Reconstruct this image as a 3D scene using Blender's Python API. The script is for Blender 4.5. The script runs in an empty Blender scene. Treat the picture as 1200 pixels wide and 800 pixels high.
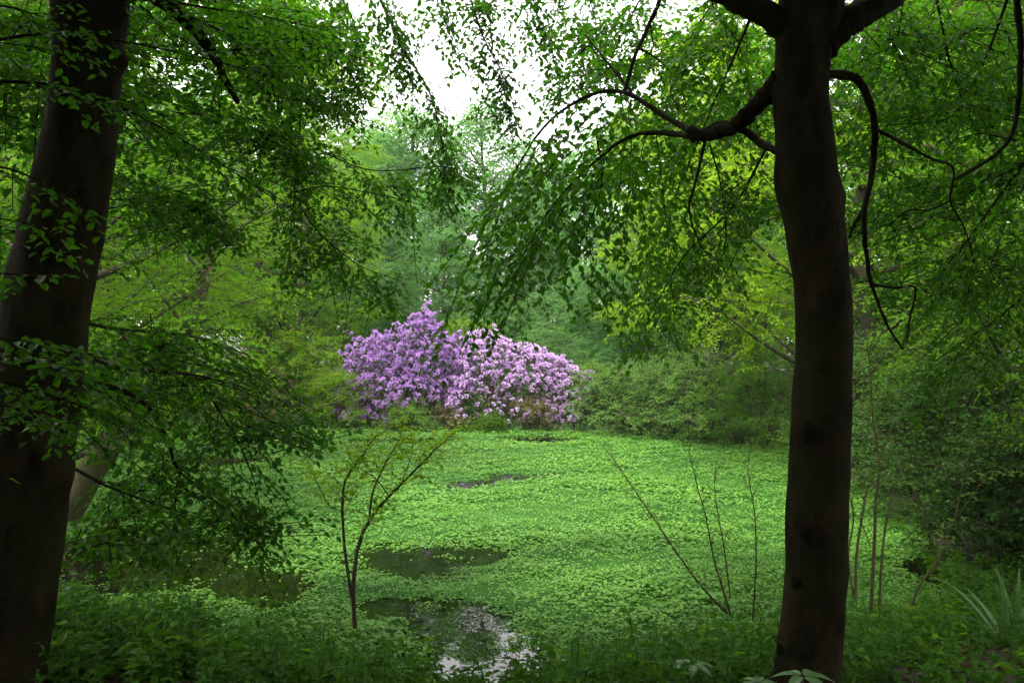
import bpy, math, random
import numpy as np
from mathutils import Vector, noise as mnoise

R = math.radians
rng = np.random.default_rng(7)
random.seed(7)
SC = bpy.context.scene
COL = SC.collection

# ------------------------------------------------------------------ camera, sky, sun, exposure
F, CZ = 933.0, 2.85                      # focal length in px of a 1200 px wide frame, eye height over the pond
cam = bpy.data.cameras.new('camera'); cam.sensor_width = 36; cam.lens = 28.0
cam.clip_start = 0.05; cam.clip_end = 3000
cam_o = bpy.data.objects.new('camera', cam); COL.objects.link(cam_o)
cam_o.location = (0, 0, CZ); cam_o.rotation_euler = (R(90), 0, 0)
SC.camera = cam_o

SUN_EL, SUN_AZ = 63, 215                  # azimuth clockwise from +Y
w = bpy.data.worlds.new('World'); SC.world = w; w.use_nodes = True
nt = w.node_tree; bg = nt.nodes['Background']
sky = nt.nodes.new('ShaderNodeTexSky'); sky.sky_type = 'NISHITA'; sky.sun_disc = False
sky.sun_elevation = R(SUN_EL); sky.sun_rotation = R(SUN_AZ); sky.dust_density = 4.0; sky.air_density = 1.0
hs = nt.nodes.new('ShaderNodeHueSaturation'); hs.inputs['Saturation'].default_value = 0.12
ov = nt.nodes.new('ShaderNodeMix'); ov.data_type = 'RGBA'; ov.inputs['Factor'].default_value = 0.6
ov.inputs['B'].default_value = (11.0, 10.6, 10.9, 1)          # the even cloud layer
nt.links.new(sky.outputs[0], hs.inputs['Color']); nt.links.new(hs.outputs[0], ov.inputs['A'])
nt.links.new(ov.outputs['Result'], bg.inputs['Color']); bg.inputs['Strength'].default_value = 0.115
sun = bpy.data.lights.new('sun', 'SUN'); sun.energy = 1.5; sun.angle = R(12); sun.color = (1, .97, .92)
sun_o = bpy.data.objects.new('sun', sun); COL.objects.link(sun_o)
sd = Vector((math.sin(R(SUN_AZ)) * math.cos(R(SUN_EL)), math.cos(R(SUN_AZ)) * math.cos(R(SUN_EL)), math.sin(R(SUN_EL))))
sun_o.rotation_euler = sd.to_track_quat('Z', 'Y').to_euler(); sun_o.location = (10, 30, 60)
vs = SC.view_settings
vs.view_transform = 'Standard'; vs.look = 'None'; vs.gamma = 1; vs.use_curve_mapping = False
vs.exposure = 2.1
cy = SC.cycles
cy.max_bounces = 8; cy.diffuse_bounces = 5; cy.glossy_bounces = 3; cy.transmission_bounces = 4
cy.volume_bounces = 1; cy.transparent_max_bounces = 8
cy.use_denoising = True; cy.sample_clamp_indirect = 6
cy.caustics_reflective = False; cy.caustics_refractive = False

# ------------------------------------------------------------------ helpers
UP = np.array([0, 0, 1.0])

def at(px, py, Y):
    return ((px - 600) / F * Y, Y, CZ - (py - 400) / F * Y)

def nrm(v):
    return v / np.maximum(np.linalg.norm(v, axis=-1, keepdims=True), 1e-9)

def tag(o, label=None, cat=None, group=None, kind=None):
    if label: o['label'] = label
    if cat: o['category'] = cat
    if group: o['group'] = group
    if kind: o['kind'] = kind
    return o

def empty(name, loc, label, cat, group=None):
    o = bpy.data.objects.new(name, None); COL.objects.link(o); o.location = loc
    o.empty_display_size = .3
    return tag(o, label, cat, group)

class MB:
    """collects polygons of 3 or 4 corners in numpy chunks and links them as one mesh object"""
    def __init__(s): s.v = []; s.q = []; s.t = []; s.n = 0
    def add(s, v, q=None, t=None):
        v = np.asarray(v, float).reshape(-1, 3)
        if q is not None and len(q): s.q.append(np.asarray(q, np.int64) + s.n)
        if t is not None and len(t): s.t.append(np.asarray(t, np.int64) + s.n)
        s.v.append(v); s.n += len(v)
    def mesh(s, name, m, org=(0, 0, 0), smooth=False):
        me = bpy.data.meshes.new(name)
        v = np.concatenate(s.v) - np.asarray(org) if s.v else np.zeros((0, 3))
        q = np.concatenate(s.q) if s.q else np.zeros((0, 4), np.int64)
        t = np.concatenate(s.t) if s.t else np.zeros((0, 3), np.int64)
        me.vertices.add(len(v)); me.vertices.foreach_set('co', v.astype(np.float32).ravel())
        li = np.concatenate([q.ravel(), t.ravel()]).astype(np.int32)
        me.loops.add(len(li)); me.loops.foreach_set('vertex_index', li)
        me.polygons.add(len(q) + len(t))
        st = np.concatenate([np.arange(len(q)) * 4, len(q) * 4 + np.arange(len(t)) * 3]).astype(np.int32)
        me.polygons.foreach_set('loop_start', st)
        me.polygons.foreach_set('use_smooth', np.full(len(st), smooth))
        me.materials.append(m); me.update(calc_edges=True)
        return me
    def build(s, name, m, parent=None, smooth=False):
        org = np.array(parent.location) if parent is not None else np.zeros(3)
        pp = parent.parent if parent is not None else None
        if pp is not None: org = org + np.array(pp.location)
        o = bpy.data.objects.new(name, s.mesh(name, m, org, smooth)); COL.objects.link(o)
        if parent is not None: o.parent = parent
        return o

def catmull(P, n):
    P = np.asarray(P, float); k = len(P)
    E = np.vstack([2 * P[0] - P[1], P, 2 * P[-1] - P[-2]])
    u = np.linspace(0, k - 1, n); i = np.minimum(u.astype(int), k - 2); f = (u - i)[:, None]
    a, b, c, d = E[i], E[i + 1], E[i + 2], E[i + 3]
    return .5 * (2 * b + (c - a) * f + (2 * a - 5 * b + 4 * c - d) * f ** 2 + (3 * b - a - 3 * c + d) * f ** 3)

def frames(P):
    T = nrm(np.gradient(P, axis=0))
    ref = np.array([.13, 1, .21]) if abs(T[:, 1]).mean() < .8 else np.array([1, .1, .1])
    X = nrm(np.cross(T, ref)); Y = np.cross(T, X)
    return T, X, Y

def tube(mb, P, rad, sides=8, disp=None, cap=True):
    """round tapering limb along points P"""
    P = np.asarray(P, float); rad = np.broadcast_to(np.asarray(rad, float), (len(P),))
    T, X, Y = frames(P)
    th = np.linspace(0, 2 * np.pi, sides, endpoint=False)
    d = X[:, None] * np.cos(th)[None, :, None] + Y[:, None] * np.sin(th)[None, :, None]
    r = rad[:, None] * np.ones(sides)[None]
    if disp is not None: r = disp(P[:, None] + d * r[..., None], r)
    V = P[:, None] + d * r[..., None]
    n = len(P); i = np.arange(n - 1)[:, None]; j = np.arange(sides)[None]
    q = np.stack([i * sides + j, i * sides + (j + 1) % sides, (i + 1) * sides + (j + 1) % sides, (i + 1) * sides + j], -1).reshape(-1, 4)
    V = V.reshape(-1, 3)
    if cap:
        V = np.vstack([V, P[-1] + T[-1] * rad[-1] * .6]); k = len(V) - 1; b = (n - 1) * sides
        t = np.array([[b + a, b + (a + 1) % sides, k] for a in range(sides)])
        mb.add(V, q, t)
    else: mb.add(V, q)

def sticks(mb, A, B, ra, rb):
    """many thin three-sided twigs at once"""
    n = len(A)
    if n == 0: return
    T = nrm(B - A); ref = np.where(np.abs(T[:, 2:3]) > .9, np.array([[1., 0, 0]]), np.array([[0, 0, 1.]]))
    X = nrm(np.cross(T, ref)); Y = np.cross(T, X)
    V = np.zeros((n, 6, 3))
    for k in range(3):
        d = X * math.cos(k * 2.0944) + Y * math.sin(k * 2.0944)
        V[:, k] = A + d * np.reshape(ra, (-1, 1)); V[:, 3 + k] = B + d * np.reshape(rb, (-1, 1))
    b = (np.arange(n) * 6)[:, None]
    q = np.concatenate([b + np.array([k, (k + 1) % 3, 3 + (k + 1) % 3, 3 + k]) for k in range(3)])
    mb.add(V, q)

def leaves(mb, P, A, N, L, wr=.6, fold=.18, shape='hex', curl=.12):
    """leaf blades: P stalk points, A axis, N normal, L length; folded on the midrib and curling at the tip"""
    n = len(P)
    if n == 0: return
    L = np.broadcast_to(np.asarray(L, float), (n,))[:, None]
    A = nrm(A); S = nrm(np.cross(N, A)); N = np.cross(A, S)
    def pt(a, s, h): return P + A * L * a + S * L * (s * wr) + N * L * h
    if shape == 'hex':
        V = np.stack([pt(0, 0, 0), pt(.28, .44, fold * wr * .9), pt(.68, .42, fold * wr * .8 - curl * .4), pt(1, 0, -curl),
                      pt(.68, -.42, fold * wr * .8 - curl * .4), pt(.28, -.44, fold * wr * .9)], 1)
        b = (np.arange(n) * 6)[:, None]
        mb.add(V, np.concatenate([b + [0, 1, 2, 3], b + [0, 3, 4, 5]]))
    else:
        V = np.stack([pt(0, 0, 0), pt(.45, .5, fold * wr), pt(1, 0, -curl), pt(.45, -.5, fold * wr)], 1)
        b = (np.arange(n) * 4)[:, None]
        mb.add(V, t=np.concatenate([b + [0, 1, 2], b + [0, 2, 3]]))

class Curves:
    """a family of drooping shoots: start, direction, length, droop, radius"""
    def __init__(s, S, D, L, G, Rd):
        s.S = np.asarray(S, float); s.D = nrm(np.asarray(D, float)); n = len(s.S)
        s.L = np.broadcast_to(np.asarray(L, float), (n,)).copy(); s.G = np.broadcast_to(np.asarray(G, float), (n,)).copy()
        s.R = np.broadcast_to(np.asarray(Rd, float), (n,)).copy()
    def pos(s, i, t): return s.S[i] + s.D[i] * (s.L[i] * t)[:, None] - UP * (s.G[i] * s.L[i] * t * t)[:, None]
    def tan(s, i, t): return nrm(s.D[i] - UP * (2 * s.G[i] * t)[:, None])
    def keep(s, m):
        s.S, s.D, s.L, s.G, s.R = s.S[m], s.D[m], s.L[m], s.G[m], s.R[m]; return s

class Path:
    """one traced limb with the same interface"""
    def __init__(s, P, n=40):
        s.P = catmull(P, n); s.T = nrm(np.gradient(s.P, axis=0))
        s.len = np.linalg.norm(np.diff(s.P, axis=0), axis=1).sum(); s.L = np.array([s.len])
        s.R = np.array([.01])
    def _ix(s, t): return np.clip((t * (len(s.P) - 1)).astype(int), 0, len(s.P) - 1)
    def pos(s, i, t):
        u = np.clip(t, 0, 1) * (len(s.P) - 1); k = np.minimum(u.astype(int), len(s.P) - 2); f = (u - k)[:, None]
        return s.P[k] * (1 - f) + s.P[k + 1] * f
    def tan(s, i, t): return s.T[s._ix(t)]

def sprout(c, per_m, t0, length, ang, droop, roll=.35, taper=.65, rad=.5, tmax=1.0, minn=1, bias=None, down=0.0):
    """side shoots of every shoot in c, alternating left and right, shorter towards the tip"""
    n = np.maximum((c.L * (tmax - t0) * per_m * rng.uniform(.8, 1.2, len(c.L))).round().astype(int), minn)
    i = np.repeat(np.arange(len(n)), n)
    k = np.concatenate([np.arange(m) for m in n]); nn = n[i]
    t = t0 + (tmax - t0) * np.clip((k + rng.uniform(.1, .9, len(k))) / nn, 0, 1)
    T = c.tan(i, t); sgn = np.where((k + i) % 2 == 0, 1.0, -1.0)[:, None]
    side = np.cross(T, UP); bad = np.linalg.norm(side, axis=1) < .15
    side[bad] = rng.normal(size=(bad.sum(), 3)); side = nrm(side)
    nu = nrm(np.cross(side, T))
    ro = rng.normal(0, roll, len(k))[:, None]
    a = (R(ang) + rng.normal(0, .18, len(k)))[:, None]
    D = np.cos(a) * T + np.sin(a) * (sgn * side * np.cos(ro) + nu * np.sin(ro))
    if bias is not None: D = D + np.asarray(bias)
    D = nrm(D - UP * down)
    L = length * (1 - taper * t) * rng.uniform(.4, 1.3, len(k))
    return Curves(c.pos(i, t), D, L, droop * rng.uniform(.6, 1.4, len(k)), c.R[i] * rad * (1 - .5 * t))

def shoot_wood(mb, c, seg=4, rmin=.002):
    ts = np.linspace(0, 1, seg + 1); i = np.arange(len(c.S))
    for a, b in zip(ts[:-1], ts[1:]):
        A = c.pos(i, np.full(len(i), a)); B = c.pos(i, np.full(len(i), b))
        sticks(mb, A, B, np.maximum(c.R * (1 - .8 * a), rmin), np.maximum(c.R * (1 - .8 * b), rmin))

def dress(mb, c, spacing, size, wr=.62, shape='hex', ang=50, jit=.35, cull=None, t0=.08, flat=1.0):
    """leaves alternating along every shoot of c, lying about flat as on a beech"""
    n = np.maximum((c.L * (1 - t0) / spacing).astype(int), 2)
    i = np.repeat(np.arange(len(n)), n); k = np.concatenate([np.arange(m) for m in n])
    t = t0 + (1 - t0) * (k + .5) / n[i]
    P = c.pos(i, t); T = c.tan(i, t)
    sgn = np.where(k % 2 == 0, 1.0, -1.0)[:, None]
    side = np.cross(T, UP); bad = np.linalg.norm(side, axis=1) < .2
    side[bad] = rng.normal(size=(bad.sum(), 3)); side = nrm(side)
    a = (R(ang) + rng.normal(0, .25, len(k)))[:, None]
    A = np.cos(a) * T + np.sin(a) * sgn * side + rng.normal(0, jit * .5, (len(k), 3)) - UP * .12
    N = UP * flat + rng.normal(0, jit, (len(k), 3))
    L = size * rng.uniform(.65, 1.2, len(k))
    if cull is not None:
        m = ~cull(P); P, A, N, L = P[m], A[m], N[m], L[m]
    leaves(mb, P, A, N, L, wr, shape=shape)
    return len(P)

# ------------------------------------------------------------------ materials
def mat(name):
    m = bpy.data.materials.new(name); m.use_nodes = True
    n = m.node_tree.nodes; l = m.node_tree.links
    return m, n, l, n['Principled BSDF'], n['Material Output']

def leaf_mat(name, a, b, trans, fac=.42, rough=.42, spec=.35, patch=None, pscale=.5):
    """two-sided leaf: every blade has its own shade between a and b, light shines through"""
    m, n, l, p, o = mat(name)
    g = n.new('ShaderNodeNewGeometry'); oi = n.new('ShaderNodeObjectInfo')
    mx = n.new('ShaderNodeMix'); mx.data_type = 'RGBA'
    mx.inputs['A'].default_value = (*a, 1); mx.inputs['B'].default_value = (*b, 1)
    l.new(g.outputs['Random Per Island'], mx.inputs['Factor'])
    col = mx.outputs['Result']
    if patch:
        tc = n.new('ShaderNodeTexCoord'); nz = n.new('ShaderNodeTexNoise'); nz.inputs['Scale'].default_value = pscale; nz.inputs['Detail'].default_value = 3
        l.new(tc.outputs['Object'], nz.inputs['Vector'])
        rp = n.new('ShaderNodeMapRange'); rp.inputs[1].default_value = .42; rp.inputs[2].default_value = .62
        l.new(nz.outputs['Fac'], rp.inputs[0])
        m2 = n.new('ShaderNodeMix'); m2.data_type = 'RGBA'; m2.inputs['B'].default_value = (*patch, 1)
        mu = n.new('ShaderNodeMath'); mu.operation = 'MULTIPLY'; mu.inputs[1].default_value = .7
        l.new(rp.outputs[0], mu.inputs[0]); l.new(mu.outputs[0], m2.inputs['Factor']); l.new(col, m2.inputs['A']); col = m2.outputs['Result']
    hv = n.new('ShaderNodeHueSaturation')
    mr = n.new('ShaderNodeMapRange'); mr.inputs[3].default_value = .85; mr.inputs[4].default_value = 1.15
    l.new(oi.outputs['Random'], mr.inputs[0]); l.new(mr.outputs[0], hv.inputs['Value']); l.new(col, hv.inputs['Color'])
    l.new(hv.outputs[0], p.inputs['Base Color'])
    p.inputs['Roughness'].default_value = rough; p.inputs['Specular IOR Level'].default_value = spec
    t = n.new('ShaderNodeBsdfTranslucent')
    tm = n.new('ShaderNodeMix'); tm.data_type = 'RGBA'; tm.inputs['Factor'].default_value = .75
    tm.inputs['B'].default_value = (*trans, 1); l.new(hv.outputs[0], tm.inputs['A']); l.new(tm.outputs['Result'], t.inputs['Color'])
    ms = n.new('ShaderNodeMixShader'); ms.inputs[0].default_value = fac
    l.new(p.outputs[0], ms.inputs[1]); l.new(t.outputs[0], ms.inputs[2]); l.new(ms.outputs[0], o.inputs['Surface'])
    return m

def bark_mat(name, a, b, moss=None, scale=6, stretch=.35, bump=.5, mossamt=.5):
    m, n, l, p, o = mat(name)
    tc = n.new('ShaderNodeTexCoord'); mp = n.new('ShaderNodeMapping'); mp.inputs['Scale'].default_value = (1, 1, stretch)
    l.new(tc.outputs['Object'], mp.inputs['Vector'])
    n1 = n.new('ShaderNodeTexNoise'); n1.inputs['Scale'].default_value = scale; n1.inputs['Detail'].default_value = 8; n1.inputs['Roughness'].default_value = .65
    l.new(mp.outputs[0], n1.inputs['Vector'])
    n2 = n.new('ShaderNodeTexNoise'); n2.inputs['Scale'].default_value = scale * 9; n2.inputs['Detail'].default_value = 5
    mp2 = n.new('ShaderNodeMapping'); mp2.inputs['Scale'].default_value = (1, 1, 2.2); l.new(tc.outputs['Object'], mp2.inputs['Vector']); l.new(mp2.outputs[0], n2.inputs['Vector'])
    cr = n.new('ShaderNodeMapRange'); cr.inputs[1].default_value = .33; cr.inputs[2].default_value = .67; l.new(n1.outputs['Fac'], cr.inputs[0])
    mx = n.new('ShaderNodeMix'); mx.data_type = 'RGBA'; mx.inputs['A'].default_value = (*a, 1); mx.inputs['B'].default_value = (*b, 1); l.new(cr.outputs[0], mx.inputs['Factor'])
    col = mx.outputs['Result']
    sp = n.new('ShaderNodeMapRange'); sp.inputs[1].default_value = .3; sp.inputs[2].default_value = .48; sp.inputs[3].default_value = .55; l.new(n2.outputs['Fac'], sp.inputs[0])
    mm = n.new('ShaderNodeMix'); mm.data_type = 'RGBA'; mm.blend_type = 'MULTIPLY'; mm.inputs['Factor'].default_value = 1
    l.new(col, mm.inputs['A']); l.new(sp.outputs[0], mm.inputs['B']); col = mm.outputs['Result']
    if moss:
        n3 = n.new('ShaderNodeTexNoise'); n3.inputs['Scale'].default_value = scale * .45; n3.inputs['Detail'].default_value = 6; l.new(tc.outputs['Object'], n3.inputs['Vector'])
        r3 = n.new('ShaderNodeMapRange'); r3.inputs[1].default_value = .45; r3.inputs[2].default_value = .68; r3.inputs[4].default_value = mossamt; l.new(n3.outputs['Fac'], r3.inputs[0])
        m3 = n.new('ShaderNodeMix'); m3.data_type = 'RGBA'; m3.inputs['B'].default_value = (*moss, 1); l.new(r3.outputs[0], m3.inputs['Factor']); l.new(col, m3.inputs['A']); col = m3.outputs['Result']
    l.new(col, p.inputs['Base Color']); p.inputs['Roughness'].default_value = .95; p.inputs['Specular IOR Level'].default_value = .05
    ad = n.new('ShaderNodeMath'); ad.inputs[1].default_value = .4; ad.operation = 'MULTIPLY_ADD'; l.new(n2.outputs['Fac'], ad.inputs[0]); l.new(n1.outputs['Fac'], ad.inputs[2])
    bp = n.new('ShaderNodeBump'); bp.inputs['Strength'].default_value = bump; bp.inputs['Distance'].default_value = .02
    l.new(ad.outputs[0], bp.inputs['Height']); l.new(bp.outputs[0], p.inputs['Normal'])
    return m

M = {}
M['beech'] = leaf_mat('beech_leaf', (.012, .046, .002), (.048, .135, .005), (.085, .29, .006), .45, spec=.12)
M['beech_fresh'] = leaf_mat('fresh_leaf', (.045, .12, .004), (.15, .27, .009), (.28, .54, .012), .5, spec=.10)
M['mid'] = leaf_mat('woodland_leaf', (.03, .10, .005), (.105, .22, .010), (.20, .46, .013), .48, spec=.10)
M['maple'] = leaf_mat('bright_leaf', (.13, .26, .006), (.20, .34, .010), (.36, .60, .012), .5, spec=.10)
M['far'] = leaf_mat('far_leaf', (.06, .17, .045), (.12, .25, .06), (.22, .50, .08), .47, spec=.10)  # haze and open light partly put into this paler, bluer colour
M['willow'] = leaf_mat('grey_green_leaf', (.09, .20, .035), (.17, .32, .065), (.26, .50, .07), .42, spec=.10)
M['holly'] = leaf_mat('dark_leaf', (.022, .065, .010), (.045, .10, .015), (.07, .20, .015), .32, rough=.45, spec=.10)
M['herb'] = leaf_mat('herb_leaf', (.028, .095, .008), (.06, .16, .012), (.11, .32, .015), .40, spec=.10)
M['weed'] = leaf_mat('pond_leaf', (.08, .21, .030), (.17, .36, .060), (.19, .48, .045), .34, rough=.45, spec=.22, patch=(.17, .34, .04), pscale=.35)
M['rhodo'] = leaf_mat('rhododendron_leaf', (.035, .075, .02), (.07, .11, .03), (.06, .12, .02), .2, rough=.35)
M['rusty'] = leaf_mat('rusty_leaf', (.24, .14, .07), (.10, .18, .05), (.28, .24, .08), .35, spec=.15)
M['bloom'] = leaf_mat('lilac_petal', (.48, .23, .64), (.68, .43, .80), (.66, .36, .80), .42, rough=.6, spec=.2)
M['bloom_pale'] = leaf_mat('pale_lilac_petal', (.60, .36, .70), (.80, .60, .86), (.78, .52, .84), .42, rough=.6, spec=.2)
M['litter'] = leaf_mat('dry_leaf', (.035, .02, .008), (.09, .05, .02), (.08, .04, .012), .12, rough=.8, spec=.1)
M['reed'] = leaf_mat('iris_leaf', (.07, .17, .05), (.11, .22, .07), (.12, .28, .05), .3)
M['bark'] = bark_mat('beech_bark', (.006, .0048, .002), (.040, .032, .0145), (.012, .018, .004), 7, .45, 1.0, .8)
M['bark_mid'] = bark_mat('woodland_bark', (.045, .036, .024), (.09, .075, .052), (.04, .06, .018), 5, .3, .8)
M['bark_moss'] = bark_mat('mossy_bark', (.06, .046, .028), (.14, .11, .07), (.05, .075, .016), 4, .5, .7, .8)
M['twig'] = bark_mat('twig_bark', (.045, .036, .022), (.08, .065, .04), None, 12, .5, .2)
M['twig_light'] = bark_mat('green_twig_bark', (.09, .085, .04), (.15, .135, .07), None, 12, .5, .2)
M['knot'] = bark_mat('knot_bark', (.004, .003, .0014), (.022, .017, .008), None, 14, 1, .8)

def ground_mat():
    m, n, l, p, o = mat('forest_soil')
    tc = n.new('ShaderNodeTexCoord')
    a = n.new('ShaderNodeTexNoise'); a.inputs['Scale'].default_value = 1.3; a.inputs['Detail'].default_value = 9; a.inputs['Roughness'].default_value = .7
    b = n.new('ShaderNodeTexVoronoi'); b.inputs['Scale'].default_value = 22
    l.new(tc.outputs['Object'], a.inputs['Vector']); l.new(tc.outputs['Object'], b.inputs['Vector'])
    cr = n.new('ShaderNodeValToRGB'); e = cr.color_ramp.elements
    e[0].position = .35; e[0].color = (.022, .016, .009, 1); e[1].position = .7; e[1].color = (.03, .055, .012, 1)
    x = e.new(.52); x.color = (.04, .032, .014, 1)
    l.new(a.outputs['Fac'], cr.inputs[0])
    mm = n.new('ShaderNodeMix'); mm.data_type = 'RGBA'; mm.blend_type = 'OVERLAY'; mm.inputs['Factor'].default_value = .5
    l.new(cr.outputs[0], mm.inputs['A']); l.new(b.outputs['Color'], mm.inputs['B'])
    hsn = n.new('ShaderNodeHueSaturation'); hsn.inputs['Saturation'].default_value = .6; l.new(mm.outputs['Result'], hsn.inputs['Color'])
    mx = n.new('ShaderNodeMix'); mx.data_type = 'RGBA'; mx.inputs['Factor'].default_value = .3; l.new(cr.outputs[0], mx.inputs['A']); l.new(hsn.outputs[0], mx.inputs['B'])
    l.new(mx.outputs['Result'], p.inputs['Base Color']); p.inputs['Roughness'].default_value = .95
    bp = n.new('ShaderNodeBump'); bp.inputs['Strength'].default_value = .7; bp.inputs['Distance'].default_value = .04
    l.new(b.outputs['Distance'], bp.inputs['Height']); l.new(bp.outputs[0], p.inputs['Normal'])
    return m

def water_mat():
    m, n, l, p, o = mat('dark_pond_water')
    p.inputs['Base Color'].default_value = (.004, .0045, .002, 1); p.inputs['Roughness'].default_value = .015
    p.inputs['IOR'].default_value = 1.333; p.inputs['Specular IOR Level'].default_value = .5
    tc = n.new('ShaderNodeTexCoord'); a = n.new('ShaderNodeTexNoise'); a.inputs['Scale'].default_value = 2.6; a.inputs['Detail'].default_value = 2
    l.new(tc.outputs['Object'], a.inputs['Vector'])
    bp = n.new('ShaderNodeBump'); bp.inputs['Strength'].default_value = .14; bp.inputs['Distance'].default_value = .03
    l.new(a.outputs['Fac'], bp.inputs['Height']); l.new(bp.outputs[0], p.inputs['Normal'])
    return m

def film_mat():
    m, n, l, p, o = mat('duckweed_film')
    tc = n.new('ShaderNodeTexCoord')
    a = n.new('ShaderNodeTexNoise'); a.inputs['Scale'].default_value = .5; a.inputs['Detail'].default_value = 6
    b = n.new('ShaderNodeTexVoronoi'); b.inputs['Scale'].default_value = 45
    for x in (a, b): l.new(tc.outputs['Object'], x.inputs['Vector'])
    cr = n.new('ShaderNodeValToRGB'); e = cr.color_ramp.elements
    e[0].position = .35; e[0].color = (.03, .11, .016, 1); e[1].position = .68; e[1].color = (.075, .20, .03, 1)
    l.new(a.outputs['Fac'], cr.inputs[0])
    r2 = n.new('ShaderNodeMapRange'); r2.inputs[2].default_value = .5; r2.inputs[3].default_value = 1.15; r2.inputs[4].default_value = .5; l.new(b.outputs['Distance'], r2.inputs[0])
    mm = n.new('ShaderNodeMix'); mm.data_type = 'RGBA'; mm.blend_type = 'MULTIPLY'; mm.inputs['Factor'].default_value = 1
    l.new(cr.outputs[0], mm.inputs['A']); l.new(r2.outputs[0], mm.inputs['B'])
    l.new(mm.outputs['Result'], p.inputs['Base Color']); p.inputs['Roughness'].default_value = .8; p.inputs['Specular IOR Level'].default_value = .06
    bp = n.new('ShaderNodeBump'); bp.inputs['Strength'].default_value = .5; bp.inputs['Distance'].default_value = .01
    l.new(b.outputs['Distance'], bp.inputs['Height']); l.new(bp.outputs[0], p.inputs['Normal'])
    return m
M['ground'] = ground_mat(); M['water'] = water_mat(); M['film'] = film_mat()

# ------------------------------------------------------------------ ground, pond
SHORE = np.array([(-4.6, 8.3), (-3.2, 7.5), (-1.6, 6.9), (0, 6.5), (1.5, 6.9), (3, 7.5), (4.6, 8.2), (5.6, 10.5), (6.3, 13.5), (7.0, 17), (7.6, 20), (6.4, 22.6), (3.4, 24.6),
                  (-3, 25.6), (-9, 25.8), (-15, 26), (-16, 23.4), (-11.2, 19.6), (-9.0, 16.2), (-8.4, 12.4), (-6.2, 9.6)])
SH = catmull(np.vstack([SHORE, SHORE[:1]]), 160)

def shore_dist(x, y):
    """signed distance to the shoreline, positive on land"""
    A, B = SH[:-1], SH[1:]; d = np.full(x.shape, 1e9); ins = np.zeros(x.shape, bool)
    for a, b in zip(A, B):
        e = b - a; wx, wy = x - a[0], y - a[1]
        t = np.clip((wx * e[0] + wy * e[1]) / (e @ e + 1e-12), 0, 1)
        d = np.minimum(d, (wx - e[0] * t) ** 2 + (wy - e[1] * t) ** 2)
        c = (a[1] > y) != (b[1] > y)
        with np.errstate(divide='ignore', invalid='ignore'):
            ins ^= c & (x < e[0] * (y - a[1]) / (e[1] if e[1] else 1e-12) + a[0])
    d = np.sqrt(d); return np.where(ins, -d, d)

def wav(x, y, s=1.0, ph=0.0):
    """cheap smooth noise in about -1..1"""
    return (np.sin(x * 1.7 * s + 1.3 * np.sin(y * 1.1 * s + ph) + ph) + np.sin(y * 2.3 * s + 1.7 * np.sin(x * .9 * s + 2 * ph))
            + .6 * np.sin((x + y) * 3.1 * s + 2 * np.sin(y * 1.9 * s + ph)) + .5 * np.sin((x - 1.3 * y) * 4.7 * s + ph)) / 3.1

def ground_z(x, y):
    x = np.asarray(x, float); y = np.asarray(y, float)
    d = shore_dist(x, y)
    near = np.clip((9 - y) / 5, 0, 1)
    top = .45 + .55 * near + .25 * np.clip((np.abs(x) - 6) / 6, 0, 1)
    up = np.clip(d / 2.6, 0, 1); up = up * up * (3 - 2 * up)
    z = np.where(d > 0, .03 + (top - .03) * up, np.maximum(d * .5, -.6) + .03)
    z = z + np.where(d > .2, .05 * wav(x, y, 1.1), 0) + np.where(d > 4, .15 * wav(x, y, .2, 2), 0) * np.clip((d - 4) / 6, 0, 1)
    return z

def axis(lo, hi, fine_lo, fine_hi, fine):
    a = np.arange(fine_lo, fine_hi, fine)
    n = 26
    g = np.geomspace(fine, 1, n)
    left = fine_lo - (np.geomspace(1, 1 + fine_lo - lo, n) - 1)[::-1]
    right = fine_hi + (np.geomspace(1, 1 + hi - fine_hi, n) - 1)
    return np.unique(np.concatenate([left, a, right]).round(4))
gx = axis(-400, 400, -20, 16, .18); gy = axis(-300, 500, -4, 30, .18)
GX, GY = np.meshgrid(gx, gy); GZ = ground_z(GX.ravel(), GY.ravel())
b = MB(); nx, ny = len(gx), len(gy)
i, j = np.meshgrid(np.arange(nx - 1), np.arange(ny - 1)); k = (j * nx + i).ravel()
b.add(np.stack([GX.ravel(), GY.ravel(), GZ], 1), np.stack([k, k + 1, k + 1 + nx, k + nx], 1))
tag(b.build('ground', M['ground'], smooth=True), kind='structure')

b = MB(); b.add([(-19, 5.5, 0), (9, 5.5, 0), (9, 27, 0), (-19, 27, 0)], [[0, 1, 2, 3]])
tag(b.build('water', M['water']), kind='structure')

# open water and mud in the green carpet: centre x, y, half sizes, strength
def g2(px, py):
    Y = CZ * F / (py - 400); return (px - 600) / F * Y, Y
OPEN = []
for px, py, rx, ry in [(480, 656, .85, .75), (560, 654, .5, .42), (530, 735, .62, .72), (575, 775, .55, .5), (455, 715, .4, .35),
                       (215, 672, 1.15, 1.0), (120, 650, 1.3, 1.1), (310, 690, .6, .6), (560, 567, .45, .3), (600, 561, .4, .4), (640, 557, .35, .25), (530, 572, .3, .25),
                       (635, 515, 1.1, .8), (470, 517, 1.6, .5), (250, 540, 1.5, .8), (1130, 690, .35, 1.2), (1010, 560, .5, .7), (30, 690, 1.2, 1.4)]:
    x, y = g2(px, py); OPEN.append((x, y, rx, ry))
def cover(x, y):
    """>0 where plants close the surface"""
    c = np.full(x.shape, 1.0)
    for ox, oy, rx, ry in OPEN:
        q = ((x - ox) / rx) ** 2 + ((y - oy) / ry) ** 2
        c = np.minimum(c, np.sqrt(q) - 1)
    return c + .42 * wav(x, y, 1.9, .7) + .34 * wav(x, y, 5.3, 1.9) + .2 * wav(x, y, 13, .4)

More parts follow.
